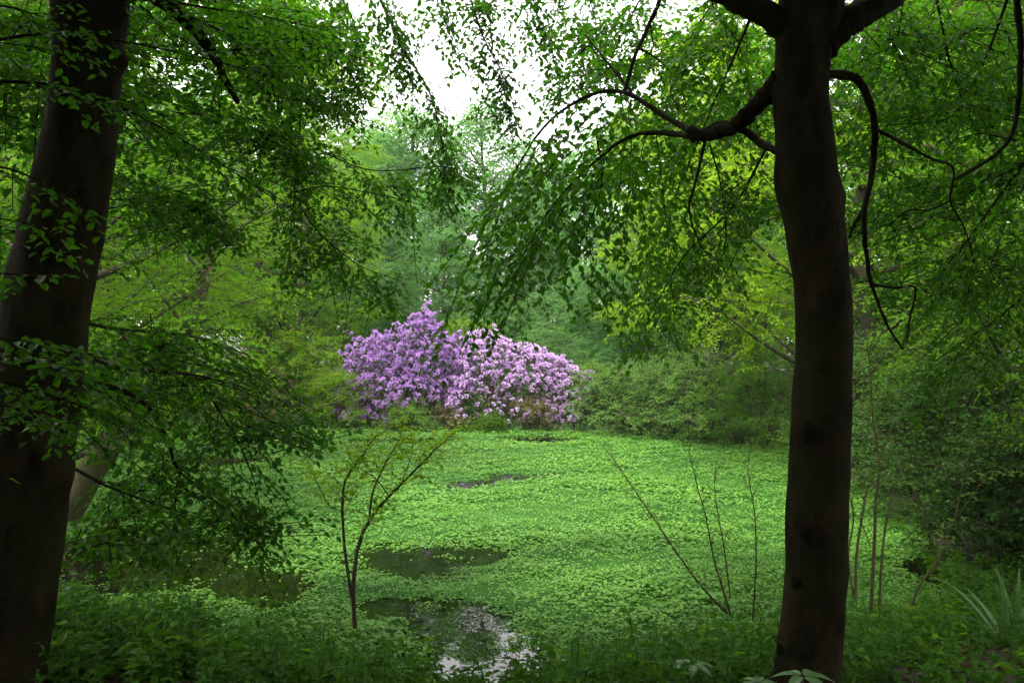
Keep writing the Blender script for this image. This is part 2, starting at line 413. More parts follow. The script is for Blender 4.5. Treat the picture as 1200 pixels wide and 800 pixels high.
# duckweed film just above the water
fx = np.arange(-18.5, 8, .07); fy = np.arange(6.3, 26.5, .09)
FX, FY = np.meshgrid(fx, fy); cx, cyy = FX[:-1, :-1] + .035, FY[:-1, :-1] + .045
ok = (shore_dist(cx.ravel(), cyy.ravel()) < .25) & (cover(cx.ravel(), cyy.ravel()) > .22)
ok &= np.abs(cx.ravel()) < cyy.ravel() * .72 + 1
nx = len(fx); i, j = np.meshgrid(np.arange(nx - 1), np.arange(len(fy) - 1)); k = (j * nx + i).ravel()[ok]
q = np.stack([k, k + 1, k + 1 + nx, k + nx], 1); u, inv = np.unique(q, return_inverse=True)
V = np.stack([FX.ravel()[u] + rng.uniform(-.02, .02, len(u)), FY.ravel()[u] + rng.uniform(-.02, .02, len(u)), .006 + 0 * u], 1)
b = MB(); b.add(V, inv.reshape(-1, 4))
tag(b.build('duckweed', M['film']), 'thin yellow-green duckweed film lying on the pond water', 'duckweed', kind='stuff')

# the leafy carpet: density falls and leaf size grows with distance
def scatter(n, y0, y1):
    u = rng.random(n); y = y0 + (y1 - y0) * u
    x = rng.uniform(-1, 1, n) * (y * .72 + .6); return x, y
b = MB(); total = 0
for y0, y1, dens, size in [(6.2, 8.5, 2700, .036), (8.5, 11, 2200, .038), (11, 14, 1600, .042), (14, 18, 1050, .050), (18, 22, 680, .060), (22, 26.4, 450, .072)]:
    area = (y1 - y0) * (y0 + y1) * .72; n = int(area * dens)
    x, y = scatter(n, y0, y1)
    s = shore_dist(x, y); c = cover(x, y)
    thin = rng.random(n) < np.clip(.55 + .6 * wav(x, y, 1.2, 3), .25, 1)
    m = (s < .1) & (c > np.where(rng.random(n) < .10 * np.clip(wav(x, y, 2.7, 6), 0, 1), -.9, rng.uniform(-.15, .2, n))) & (thin | (c < .3))
    x, y, c = x[m], y[m], c[m]; n = len(x)
    mound = np.clip(.06 + .035 * wav(x, y, 1.3, 1) + .05 * wav(x, y, 3.7, 2) + .03 * wav(x, y, 9, 4), .0, .28) * np.clip(c * 2.5, .05, 1)
    z = .012 + mound * rng.uniform(.35, 1.15, n)
    a = rng.uniform(0, 2 * np.pi, n)
    A = np.stack([np.cos(a), np.sin(a), rng.normal(.05, .25, n)], 1)
    N = UP + rng.normal(0, .28, (n, 3))
    big = np.clip(1 + .5 * wav(x, y, .8, 5), .6, 1.5)
    leaves(b, np.stack([x, y, z], 1), A, N, size * big * rng.uniform(.5, 1.3, n), .85, .12, 'hex', .1); total += n
tag(b.build('pond_plants', M['weed']), 'dense bright green carpet of small leaved plants over the pond', 'pond plants', kind='stuff')
print('pond leaves', total)

# ------------------------------------------------------------------ moist air over the pond
def haze_box(density):
    b = MB(); x, y0, y1, z0, z1 = 410, -310, 510, -6, 30
    V = [(-x, y0, z0), (x, y0, z0), (x, y1, z0), (-x, y1, z0), (-x, y0, z1), (x, y0, z1), (x, y1, z1), (-x, y1, z1)]
    b.add(V, [[0, 3, 2, 1], [4, 5, 6, 7], [0, 1, 5, 4], [1, 2, 6, 5], [2, 3, 7, 6], [3, 0, 4, 7]])
    m = bpy.data.materials.new('moist_air'); m.use_nodes = True; n = m.node_tree.nodes; n.clear()
    v = n.new('ShaderNodeVolumePrincipled'); v.inputs['Color'].default_value = (.90, .97, 1, 1); v.inputs['Density'].default_value = density
    o = n.new('ShaderNodeOutputMaterial'); m.node_tree.links.new(v.outputs[0], o.inputs['Volume'])
    tag(b.build('haze', m), 'pale moist haze hanging in the air between the trees', 'haze', kind='stuff')
haze_box(.00055)

# ------------------------------------------------------------------ near beeches
def trunk_disp(amp, freq, bumps, seed):
    def f(P, r):
        out = r.copy(); n, s = r.shape
        for a in range(n):
            for c in range(s):
                p = P[a, c]
                out[a, c] += amp * mnoise.noise(Vector((p[0] * freq, p[1] * freq + seed, p[2] * freq * .45)))
                out[a, c] += amp * .55 * mnoise.noise(Vector((p[0] * freq * 4, p[1] * freq * 4 + seed, p[2] * freq * 2)))
        for bx, by, bz, br, bh in bumps:
            d2 = ((P - np.array([bx, by, bz])) ** 2).sum(-1)
            out += bh * np.exp(-d2 / (br * br))
        return out
    return f

def bough(wood, foliage, pts, r0, r1, sub=None, subl=.9, droop=.35, leaf=.065, sp=.05, per=3.0, t0=.15, twl=.38, ang=48, down=.15, roll=.45, sides=7, shape='hex', twper=6, cull=None):
    """a traced limb, its hanging side shoots, their twigs and leaves"""
    P = Path(pts, 40); n = len(P.P)
    rad = np.linspace(r0, r1, n) * (1 + .07 * np.sin(np.arange(n) * 1.7) + rng.normal(0, .05, n))
    P.P += np.cumsum(rng.normal(0, min(r0, .03) * .3, (n, 3)), 0) * np.linspace(0, 1, n)[:, None] * .6
    tube(wood, P.P, rad, sides)
    P.R = np.array([max(r1 * 1.2, .006)])
    if per <= 0: return
    c1 = sprout(P, per * 1.7, t0, subl, ang, droop, roll, .45, .7, down=down)
    c2 = sprout(c1, twper * 1.6, .1, twl, 58, droop * .6, roll, .5, .5, minn=2, down=down * .25)
    shoot_wood(wood, c1, 4, .0022); shoot_wood(wood, c2, 2, .0013)
    dress(foliage, c1, sp, leaf, shape=shape, cull=cull); return dress(foliage, c2, sp, leaf, shape=shape, cull=cull)

def clumps(wood, foliage, C, Rl, starts, nsp, L=.75, leaf=.09, sp=.055, per=8, tw=.36, shape='dia', cull=None, r0=.05, flat=.6, sub=10, droop=.3):
    """leaf clumps round C (radius Rl, flattened), each fed by a limb from starts and filled with drooping sprigs"""
    for k in range(len(C)):
        A, B = np.asarray(starts[k]), C[k]; mid = (A + B) / 2 + [0, 0, -.06 * np.linalg.norm(B - A)] + rng.normal(0, .08, 3) if A.ndim == 1 else None
        pth = catmull([A, mid, B] if np.ndim(starts[k]) == 1 else [*starts[k], B], 9)
        if r0 <= 0 or (cull is not None and cull(pth[1:]).any()): continue
        tube(wood, pth, np.linspace(r0 * (.5 + .5 * min(1, Rl[k])), min(.012, r0 * .4), 9), 5)
    n = np.maximum((nsp * (Rl / Rl.mean()) ** 1.7 * rng.uniform(.8, 1.2, len(Rl))).astype(int), 4); i = np.repeat(np.arange(len(C)), n)
    d = nrm(rng.normal(size=(len(i), 3)) * [1, 1, .8] + [0, 0, .15]); q = (.35 + .65 * rng.random(len(i)) ** .6)[:, None]
    q = q * (1 + .22 * np.sin(5 * d[:, :1] + i[:, None]) * np.sin(4 * d[:, 1:2] + 2 * i[:, None]))
    P = C[i] + d * q * Rl[i][:, None] * [1, 1, flat]
    m = np.ones(len(i), bool) if cull is None else ~cull(P)
    P, d, i = P[m], d[m], i[m]
    D = nrm(d * [1, 1, .35] + rng.normal(0, .35, (len(i), 3)) + [0, 0, .1])
    S = P - D * L * .5
    c = Curves(S, D, L * rng.uniform(.6, 1.3, len(i)), droop, .006)
    c2 = sprout(c, per, .05, tw, 48, droop, .4, .55, .5)
    k = rng.random(len(i)) < sub / max(nsp, 1)
    sticks(wood, C[i[k]], P[k], np.full(k.sum(), .014 if r0 > 0 else .004), np.full(k.sum(), .005 if r0 > 0 else .002))
    if shape == 'hex' or leaf < .1: shoot_wood(wood, c, 1, .003)
    return dress(foliage, c, sp, leaf, shape=shape, jit=.45, cull=cull) + dress(foliage, c2, sp, leaf, shape=shape, jit=.45, cull=cull)

def shading_canopy(base, wood, foliage, cull, n=190, rad=10.5, leaf=.13):
    """the crown overhead, mostly out of frame; unseen low clumps added behind for shade"""
    a = np.arange(n) * 2.39996; r = rad * np.sqrt((np.arange(n) + .5) / n); 
    z = 5.6 + 4.5 * rng.random(n) - .0 * r
    C = np.stack([base[0] + np.cos(a) * r, base[1] + np.sin(a) * r, z], 1)
    C[:, 1] = np.where(C[:, 1] > 4.6, 4.6 - (C[:, 1] - 4.6) * 1.5, C[:, 1]); back = C[:, 1] < 1.0; C[back, 2] = rng.uniform(1.2, 8, back.sum())  # unseen low clumps behind the camera, added to darken trunks and foreground
    St = np.stack([np.full(n, base[0]), np.full(n, base[1]), np.clip(C[:, 2] - .25 * r - .3, 6.2, 9)], 1)
    return clumps(wood, foliage, C, rng.uniform(.9, 1.5, n), St, 42, .8, leaf, .075, 7, .4, 'dia', cull, .045)

def overhead(P):
    """the open room under the crowns, out towards the pond"""
    x, y, z = P[:, 0], P[:, 1], P[:, 2]
    front = (z < CZ + .49 * np.maximum(y, 0) + .25) & (y > -.8) & (np.abs(x) < .68 * np.maximum(y, 0) + 2.2)
    return front | (x * x + y * y + (z - CZ) ** 2 < 6.5) | (z < .9) | ((y > 3.2) & (z < 5.2))

def px_trunk(rows, Y, n, extra=None):
    P = np.array([at(x, y, Y) for x, y, w_ in rows]); W = np.array([w_ / 2 / F * Y for x, y, w_ in rows])
    return catmull(P, n), np.interp(np.linspace(0, len(W) - 1, n), np.arange(len(W)), W)

# ---- right beech
YR = 4.0
gz = float(ground_z(np.array([1.45]), np.array([YR]))[0])
rb = empty('beech_tree', (1.47, YR, gz), 'dark beech with tall upright trunk and crooked limbs on both sides, before the pond', 'beech tree', 'beeches framing the view')
rows = [(936, 880, 118), (942, 835, 92), (946, 790, 78), (951, 740, 75), (955, 680, 75), (958, 600, 72), (963, 500, 69), (966, 400, 66), (962, 330, 67), (955, 270, 72), (947, 220, 76), (941, 150, 66), (940, 90, 63), (943, 40, 68), (950, -10, 80), (955, -80, 66), (958, -180, 58), (960, -400, 46), (950, -700, 30)]
P, W = px_trunk(rows, YR, 150); W = W * .94
bumps = [(*at(984, 232, YR), .06, .022), (*at(905, 205, YR), .09, .018), (*at(962, 135, YR - .12), .06, .03), (*at(920, 100, YR), .08, .02), (*at(940, 500, YR - .13), .07, .018), (*at(982, 560, YR), .05, .012), (*at(975, 30, YR), .12, .025)]
b = MB(); tube(b, P, W, 40, trunk_disp(.016, 3.0, bumps, 3.1)); trunk = b.build('trunk', M['bark'], rb, True)
def knot(px, py, Y, sx, sz, parent, tilt=0.0):
    """an old branch scar: a low irregular dark lens on the bark"""
    c = np.array(at(px, py, Y)); kb = MB(); n, m = 18, 5; V = [c + [0, -.004, 0]]
    for a in range(1, m + 1):
        rr = a / m
        for t in range(n):
            th = 2 * math.pi * t / n; j = 1 + .55 * mnoise.noise(Vector((math.cos(th) * 1.5 + px, math.sin(th) * 1.5, py * .1)))
            x, z = math.cos(th) * sx * rr * j, math.sin(th) * sz * rr * j
            V.append(c + [x + tilt * z, -.004 * (1 - rr ** 2) + .03 * rr ** 3, z])
    t3 = [[0, 1 + (k + 1) % n, 1 + k] for k in range(n)]
    q4 = [[1 + a * n + k, 1 + a * n + (k + 1) % n, 1 + (a + 1) * n + (k + 1) % n, 1 + (a + 1) * n + k] for a in range(m - 1) for k in range(n)]
    kb.add(V, q4, t3); return kb.build('knot', M['knot'], parent, True)
for px, py, dx, sx, sz, ti in [(951, 628, .155, .042, .07, -.25), (936, 683, .155, .028, .036, 0), (945, 765, .165, .03, .034, 0), (917, 763, .12, .016, .034, 0), (950, 508, .15, .034, .05, .1)]:
    knot(px, py, YR - dx, sx, sz, trunk, ti)
wood, fol = MB(), MB()
def limb(pts, r0, r1, **k): bough(wood, fol, [at(*p) for p in pts], r0, r1, **k)
NB = dict(per=0)
# forks at the top of the frame
limb([(930, 45, YR), (900, 18, YR), (860, 2, YR + .05), (800, -30, YR + .2), (700, -120, YR + .8), (560, -210, YR + 2)], .075, .03, per=2.2, t0=.55, subl=1.2, down=.3)
limb([(960, 55, YR), (1000, 22, YR), (1040, 0, YR + .1), (1100, -45, YR + .3), (1200, -110, YR + .8)], .085, .04, **NB)
# arm A with its loop and the long arching spray to the left
limb([(915, 92, YR), (893, 118, YR + .1), (868, 145, YR + .25), (840, 158, YR + .4), (812, 160, YR + .5)], .055, .028, sides=9, **NB)
limb([(912, 178, YR + .05), (893, 168, YR + .2), (870, 150, YR + .3), (850, 143, YR + .35), (828, 148, YR + .42), (815, 158, YR + .5)], .022, .02, **NB)
limb([(818, 158, YR + .5), (785, 140, YR + .8), (732, 108, YR + 1.2), (685, 114, YR + 1.6), (640, 148, YR + 2), (603, 208, YR + 2.3), (582, 265, YR + 2.5)], .02, .005, per=6.5, subl=1.5, down=.9, droop=.35, t0=.22, leaf=.066, twl=.42)
limb([(815, 160, YR + .5), (765, 156, YR + .9), (728, 166, YR + 1.2), (680, 205, YR + 1.6), (640, 250, YR + 1.9), (610, 300, YR + 2.1)], .018, .004, per=6.5, subl=1.15, down=.8, droop=.35, t0=.15, leaf=.066, twl=.42)
limb([(732, 108, YR + 1.2), (745, 65, YR + 1.3), (762, 30, YR + 1.4), (778, -10, YR + 1.4), (790, -60, YR + 1.5)], .013, .016, per=3, subl=.6, down=.3)
limb([(740, 108, YR + 1.2), (700, 60, YR + 1.7), (670, 20, YR + 2.2)], .010, .004, per=4, subl=.6, down=.4)
limb([(826, 166, YR + .45), (815, 215, YR + .4), (808, 245, YR + .45), (820, 285, YR + .5), (835, 300, YR + .5)], .009, .003, per=2.5, subl=.4, leaf=.05)
limb([(832, 170, YR + .45), (846, 225, YR + .5), (850, 285, YR + .6), (830, 350, YR + .8)], .005, .002, per=3, subl=.4, leaf=.05)
limb([(700, 165, YR + 1.4), (705, 210, YR + 1.4), (690, 260, YR + 1.6), (672, 300, YR + 1.8)], .007, .003, per=4, subl=.5, down=.4)
# arm B to the right, hanging
limb([(958, 88, YR), (985, 88, YR + .05), (1006, 96, YR + .1), (1019, 122, YR + .15), (1026, 160, YR + .2), (1021, 205, YR + .2), (1010, 245, YR + .2), (1012, 285, YR + .2), (1020, 330, YR + .2), (1034, 368, YR + .2), (1055, 400, YR + .25)], .026, .006, per=.8, subl=.4, t0=.6, leaf=.05, sides=9)
limb([(1011, 248, YR + .2), (1000, 262, YR + .2), (990, 282, YR + .2)], .013, .006, **NB)
limb([(1023, 334, YR + .2), (1050, 337, YR + .25), (1074, 338, YR + .25), (1070, 370, YR + .25), (1066, 402, YR + .3)], .009, .004, per=2, subl=.35, t0=.5, leaf=.05)
limb([(1027, 152, YR + .2), (1058, 168, YR + .3), (1090, 186, YR + .4), (1118, 198, YR + .5), (1114, 235, YR + .5), (1128, 265, YR + .5), (1140, 310, YR + .55)], .011, .004, per=2.2, subl=.45, t0=.4, leaf=.05)
limb([(1115, 235, YR + .5), (1090, 245, YR + .6), (1060, 248, YR + .7), (1035, 270, YR + .8)], .006, .003, per=3, subl=.4, leaf=.05)
limb([(1186, -60, YR + .6), (1192, 0, YR + .6), (1199, 60, YR + .6), (1197, 120, YR + .6), (1188, 165, YR + .6), (1155, 195, YR + .6), (1125, 212, YR + .6)], .022, .008, per=2.2, subl=.5, t0=.5, leaf=.055)
limb([(1190, 165, YR + .6), (1170, 160, YR + .7), (1150, 155, YR + .8), (1120, 160, YR + 1)], .007, .003, per=3, subl=.4)
# foliage curtains hanging between trunk and sky, and right of the trunk
for pts in [[(900, -60, 6.5), (840, 0, 6.8), (800, 60, 7), (780, 130, 7)], [(780, -60, 7), (740, 20, 7.2), (715, 70, 7.5)], [(880, 20, 6), (850, 90, 6.4), (790, 230, 6.9), (760, 300, 7)],
            [(900, 170, 6.5), (860, 240, 6.6), (800, 300, 6.8), (770, 350, 7)], [(1010, -60, 6.5), (1040, 30, 6.6), (1060, 110, 6.8)], [(1090, -40, 6), (1110, 60, 6.2), (1130, 120, 6.4)], [(1180, 0, 5.5), (1150, 90, 5.8)], [(1200, 190, 6), (1150, 260, 6.2), (1100, 330, 6.5)], [(1220, 330, 6.5), (1160, 380, 6.8), (1090, 430, 7)]]:
    limb(pts, .012, .004, per=5, subl=1.0, down=.6, droop=.4, t0=.05, leaf=.068, twl=.42)
def crown_clumps(lst, start, leafsize=.066, flat=.38, n=26):
    C = np.array([at(px, py, Y) for px, py, Y, r in lst]); Rl = np.array([r for *_, r in lst])
    St = []
    for c in C:                                     # the leafy end of a limb, slanting down into the spray
        h = nrm(np.array(start) - c) * [1, 1, 0] + np.append(rng.normal(0, .5, 2), 0)
        s0 = c + h * rng.uniform(.7, 1.2) + [0, 0, rng.uniform(.1, .5)]
        St.append([s0, (s0 + c) / 2 + rng.normal(0, .1, 3)])
    return clumps(wood, fol, C, Rl, St, n, .7, leafsize, .05, 9, .36, 'hex', None, 0, flat, 8, .35)
print('clumps', crown_clumps([(1050, 40, 6.6, .8), (1120, 130, 7, .85), (1190, 40, 6.4, .8), (1100, 240, 7.4, .8), (860, 40, 7, .7), (790, 70, 7.4, .75), (870, 235, 7.2, .6), (1160, 320, 7, .8), (1030, 170, 7.4, .7), (760, 190, 7.4, .6), (1210, 190, 6.5, .7), (1130, 0, 7.4, .9), (900, 130, 7.6, .7), (740, 20, 7.8, .6), (1060, 330, 8, .7), (820, 310, 7.6, .55), (950, 60, 8, .8), (1000, 260, 8, .7), (1190, 110, 7.2, .8), (700, 90, 8.2, .5), (830, 130, 8, .7), (1080, 90, 8, .8), (1140, 210, 8, .8)], (1.5, YR, 4.7)))
n = shading_canopy((1.6, YR), wood, fol, overhead)
print('shading_canopy', n)
wo = wood.build('branch', M['bark'], trunk, True); fo = fol.build('crown', M['beech'], rb)  # crown also holds the shading clumps added out of view

# ---- left beech
YL = 4.1
lb = empty('beech_tree', (-2.6, YL, float(ground_z(np.array([-2.6]), np.array([YL]))[0])), 'thick dark beech leaning to the right at the left edge, leafy boughs across its trunk', 'beech tree', 'beeches framing the view')
rows = [(x_ + 4, y_, w_ * .94) for x_, y_, w_ in [(-22, 890, 150), (-8, 840, 122), (-4, 790, 105), (5, 720, 102), (14, 650, 101), (22, 580, 102), (31, 500, 104), (43, 420, 102), (55, 340, 100), (69, 270, 96), (84, 200, 92), (93, 140, 86), (99, 80, 82), (102, 20, 83), (104, -60, 82), (110, -200, 68), (120, -420, 50), (135, -700, 30)]]
P, W = px_trunk(rows, YL, 150)
bumps = [(*at(146, 72, YL), .05, .06), (*at(122, 285, YL), .07, .018), (*at(120, 10, YL), .12, .03), (*at(70, 240, YL - .16), .08, .016), (*at(75, 560, YL), .09, .02), (*at(12, 640, YL - .18), .09, .02)]
b = MB(); tube(b, P, W, 40, trunk_disp(.018, 2.6, bumps, 9.7)); trunk = b.build('trunk', M['bark'], lb, True)
for px, py, dx, sx, sz, ti in [(8, 625, .215, .03, .06, .1), (93, 222, .19, .02, .03, .3)]: knot(px, py, YL - dx, sx, sz, trunk, ti)
wood, fol = MB(), MB()
limb([(120, 0, YL), (165, -8, YL), (205, 15, YL + .1), (238, 48, YL + .2), (262, 85, YL + .3), (282, 112, YL + .4)], .055, .014, per=2.0, t0=.3, subl=.6, leaf=.06)
# near dark sprays
DK = dict(leaf=.046, sp=.032, twper=8, droop=.2, down=.05, roll=.25)
for pts, r0, per, sl in [([(-60, 95, 3.2), (60, 100, 3.1), (150, 130, 3.1), (240, 180, 3.2), (325, 238, 3.4)], .008, 7, .42), ([(-60, 190, 2.9), (20, 200, 2.8), (85, 235, 2.8)], .006, 7, .35), ([(-60, 415, 2.9), (40, 425, 2.9), (100, 450, 3.0), (155, 475, 3.1)], .007, 8, .42),
                         ([(-60, 330, 2.8), (0, 322, 2.8), (50, 328, 2.85)], .004, 6, .22), ([(-60, 60, 3.4), (60, 40, 3.4), (200, 60, 3.6), (320, 90, 4)], .008, 6, .5), ([(60, -40, 3.8), (190, 0, 4), (310, 20, 4.6), (390, 40, 5)], .01, 6, .6), ([(-60, 470, 3.2), (20, 480, 3.2), (80, 510, 3.3)], .006, 8, .4), ([(-40, 0, 3.2), (20, 10, 3.2), (60, 20, 3.4)], .006, 7, .4), ([(-60, 440, 2.9), (30, 452, 2.95), (115, 482, 3.1), (165, 505, 3.2)], .006, 9, .4), ([(-60, 395, 3), (30, 400, 3), (100, 425, 3.2)], .005, 9, .35), ([(-60, 250, 3), (30, 262, 3), (75, 285, 3)], .004, 7, .22)]:
    limb(pts, r0, .002, per=per, subl=sl, t0=.02, twl=.22, **DK)
# lower boughs that hang over the shore
limb([(60, 400, YL + .2), (140, 430, 5), (240, 440, 5.8), (330, 470, 6.4)], .018, .004, per=6, subl=.8, t0=.1, leaf=.062, down=.15)
limb([(70, 440, YL + .2), (160, 465, 4.9), (195, 512, 5.3), (212, 548, 5.6), (268, 595, 6), (312, 645, 6.2)], .02, .004, per=4.5, subl=.7, t0=.2, leaf=.055, down=.3)
limb([(212, 548, 5.6), (206, 580, 5.6), (208, 620, 5.6)], .007, .003, per=5, subl=.5, t0=.2, leaf=.055)
limb([(250, 470, 5.8), (280, 520, 6), (300, 570, 6.2), (305, 620, 6.3)], .008, .003, per=6, subl=.55, leaf=.055, down=.3)
limb([(80, 545, YL), (130, 570, 4.8), (190, 590, 5.2), (250, 610, 5.6)], .01, .003, per=4, subl=.55, leaf=.055, down=.1)
limb([(60, 365, YL + .2), (130, 385, 5.5), (220, 395, 6.5), (290, 420, 7)], .014, .004, per=5, subl=.8, leaf=.062, down=.1)
# the sprays that hang into the sky opening from limbs above the frame
for pts, r0, per, sl in [([(250, -160, 6.5), (340, -60, 7.5), (400, 0, 8), (418, 50, 8.2), (412, 95, 8.2)], .018, 5, .6), ([(330, -180, 7), (430, -30, 8), (470, 50, 8.4), (505, 110, 8.6), (520, 170, 8.7), (528, 215, 8.7)], .02, 5.5, .62), ([(470, -160, 7.5), (540, -30, 8.4), (565, 40, 8.7), (590, 90, 8.8), (600, 150, 8.8)], .018, 5, .55),
                         ([(560, -140, 7.8), (610, -20, 8.5), (640, 40, 8.7), (655, 95, 8.8)], .015, 5, .5), ([(420, -80, 8), (455, 10, 8.3), (470, 70, 8.5)], .012, 5, .5), ([(640, -90, 8), (690, 0, 8.2), (700, 60, 8.3)], .012, 5, .5), ([(500, -90, 8), (512, 0, 8.3), (540, 50, 8.5)], .01, 5, .45), ([(300, -60, 7.5), (352, 30, 7.8), (352, 140, 8), (345, 225, 8), (336, 320, 8)], .014, 3.6, .5), ([(345, 225, 8), (385, 218, 8.1), (430, 225, 8.3), (480, 235, 8.5)], .008, 5, .5),
                         ([(346, 230, 8), (372, 270, 8), (420, 310, 8.3), (470, 330, 8.6)], .008, 5, .55), ([(270, -40, 7), (310, 60, 7.3), (320, 150, 7.5)], .012, 5, .6), ([(380, 180, 8), (440, 200, 8.5), (520, 195, 9), (560, 205, 9.2)], .008, 5, .45)]:
    limb(pts, r0, .003, per=per * 1.35, subl=sl * 1.15, down=.6, droop=.4, t0=.12, twl=.36, leaf=.07, sp=.048, twper=8)
crown_clumps([(190, 110, 6.4, .7), (270, 60, 6.8, .7), (40, 150, 6, .7), (310, 160, 7.4, .6), (170, 230, 7, .7), (40, 40, 5.8, .7), (340, 50, 7.4, .6), (240, 260, 7.6, .6), (230, 0, 6.4, .8), (30, 270, 6.6, .6), (150, 30, 6, .6), (340, 110, 8, .6), (300, 30, 7.6, .7), (370, 40, 8.4, .5), (220, 180, 7.6, .7), (50, 440, 4.6, .45), (190, 405, 5.8, .45), (235, 445, 6.2, .6), (200, 560, 5.8, .45), (275, 600, 6.2, .45), (300, 500, 6.6, .5), (60, 100, 5.2, .6), (350, 200, 8.2, .45), (130, 620, 5.2, .35)], (-2.3, YL, 4.8))
crown_clumps([(400, 60, 8.2, .38), (522, 190, 8.7, .24), (600, 95, 8.8, .3), (572, 15, 8.6, .4), (690, 55, 8.3, .35), (660, 10, 8.4, .4), (350, 250, 8.2, .4), (400, 300, 8.4, .4), (440, 330, 8.5, .35), (545, 205, 9, .28), (470, 225, 8.6, .3)], (-2.3, YL, 4.8), .062, 1.15, 9)
shading_canopy((-2.2, YL), wood, fol, overhead)
wood.build('branch', M['bark'], trunk, True); fol.build('crown', M['beech'], lb)  # includes unseen foliage added behind the view to block light

# ------------------------------------------------------------------ woodland trees
def woodland_tree(name, base, h, rad, z0, label, cat='tree', group=None, leaf=.09, sp=.055, mat_='mid', nl=34, nsp=60, L=.75, r0=None, bark='bark_mid', tw=.36, per=8, low=1.0):
    bx, by = base; bz = float(ground_z(np.array([bx]), np.array([by]))[0])
    e = empty(name, (bx, by, bz), label, cat, group)
    n = 24; t = np.linspace(0, 1, n); r0 = r0 or h * .013
    lx, ly = rng.normal(0, .02, 2)
    tp = np.stack([bx + lx * h * t ** 1.5 + .16 * np.sin(t * 7 + bx), by + ly * h * t ** 1.5 + .16 * np.cos(t * 6 + by), bz - .15 + h * t], 1)
    b = MB(); tube(b, tp, r0 * (1.25 * (1 - t) ** .8 + .06) + r0 * .5 * np.exp(-t * 30), 12)
    u = (np.arange(nl) + rng.random(nl)) / nl; tz = z0 + (.98 - z0) * u
    pr = np.clip(np.sin(np.pi * np.clip(.22 * low + (1 - .22 * low) * u, 0, .97)), .1, 1) ** .65
    az = np.arange(nl) * 2.39996 + rng.uniform(0, .9, nl)
    rr = rad * pr * rng.uniform(.25, .95, nl) ** .7
    zc = bz + h * tz + rng.normal(0, .25, nl)
    ax = np.stack([np.interp(tz, t, tp[:, k]) for k in range(3)], 1)
    C = ax + np.stack([np.cos(az) * rr, np.sin(az) * rr, zc - ax[:, 2]], 1)
    St = np.stack([np.interp(np.clip(tz - .05 - .1 * rr / rad, .03, 1), t, tp[:, k]) for k in range(3)], 1)
    Rl = rad * rng.uniform(.26, .46, nl) * (.6 + .4 * pr)
    f = MB(); k = clumps(b, f, C, Rl, St, nsp, L, leaf, sp, per, tw, r0=r0 * .45)
    b.build('trunk', M[bark], e, True); f.build('crown', M[mat_], e)
    return e, k

cnt = 0
SPEC = [  # base, height, radius, crown start, label, opts
    ((-9.0, 15.6), 17, 5.2, .10, 'fresh green tree with low spreading branches on the left bank behind the leaning trunk', dict(mat_='beech_fresh', leaf=.085, nl=46)),
    ((-8.0, 30.0), 15, 3.6, .05, 'pale yellow-green tree directly left of the lilac rhododendron', dict(mat_='beech_fresh', leaf=.10)),
    ((-12.5, 20.5), 16, 4.8, .08, 'tall bright tree at the back of the left shore', dict(mat_='beech_fresh', leaf=.10, nsp=40)),
    ((-7.4, 10.6), 11, 3.4, .14, 'shady green tree near the left shore close behind the big left beech', dict(mat_='mid', leaf=.075)),
    ((-14.5, 28.5), 19, 5.5, .08, 'deep green tree behind the far left corner of the pond', dict(leaf=.12, nsp=36)),
    ((11.6, 23.0), 19, 5.2, .10, 'big mid-green tree on the right bank behind the upright beech', dict(leaf=.095)),
    ((6.3, 25.2), 13, 3.9, .24, 'bright yellow-green maple at the far right corner of the pond', dict(mat_='maple', leaf=.12)),
    ((9.8, 13.5), 16, 4.5, .07, 'leafy tree on the right shore right of the upright beech trunk', dict(leaf=.08)),
    ((15.5, 27.5), 21, 5.4, .06, 'tall deep green tree at the back of the right bank', dict(leaf=.11)),
    ((8.2, 8.6), 10, 3.0, .12, 'slender tree at the right edge with a pale trunk', dict(leaf=.07, bark='bark_moss')),
    ((13.0, 17.0), 19, 5.2, .06, 'dense tree filling the right edge behind the slender pale trunk', dict(leaf=.10)),
    ((8.3, 18.6), 17, 5.6, .17, 'broad sunlit beech leaning its crown over the right half of the pond', dict(mat_='maple', leaf=.085, nl=54, nsp=56)),
    ((-16.5, 24.5), 21, 5.6, .12, 'very tall tree rising at the far left edge behind the shore trees', dict(leaf=.12)),
    ((-10.2, 33.0), 20, 5.0, .12, 'very tall tree in the wood left of the hazy trees', dict(leaf=.13)),
    ((18.5, 25.0), 22, 6.0, .12, 'very tall tree rising at the far right edge of the wood', dict(leaf=.12)),
    ((5.6, 33.0), 12, 3.2, .06, 'soft green tree just behind the right end of the rhododendron', dict(mat_='far', leaf=.11)),
]
for base, h, rad, z0, lab, o in SPEC:
    e, k = woodland_tree('woodland_tree', base, h, rad, z0, lab, **o); cnt += k
print('mid leaves', cnt)

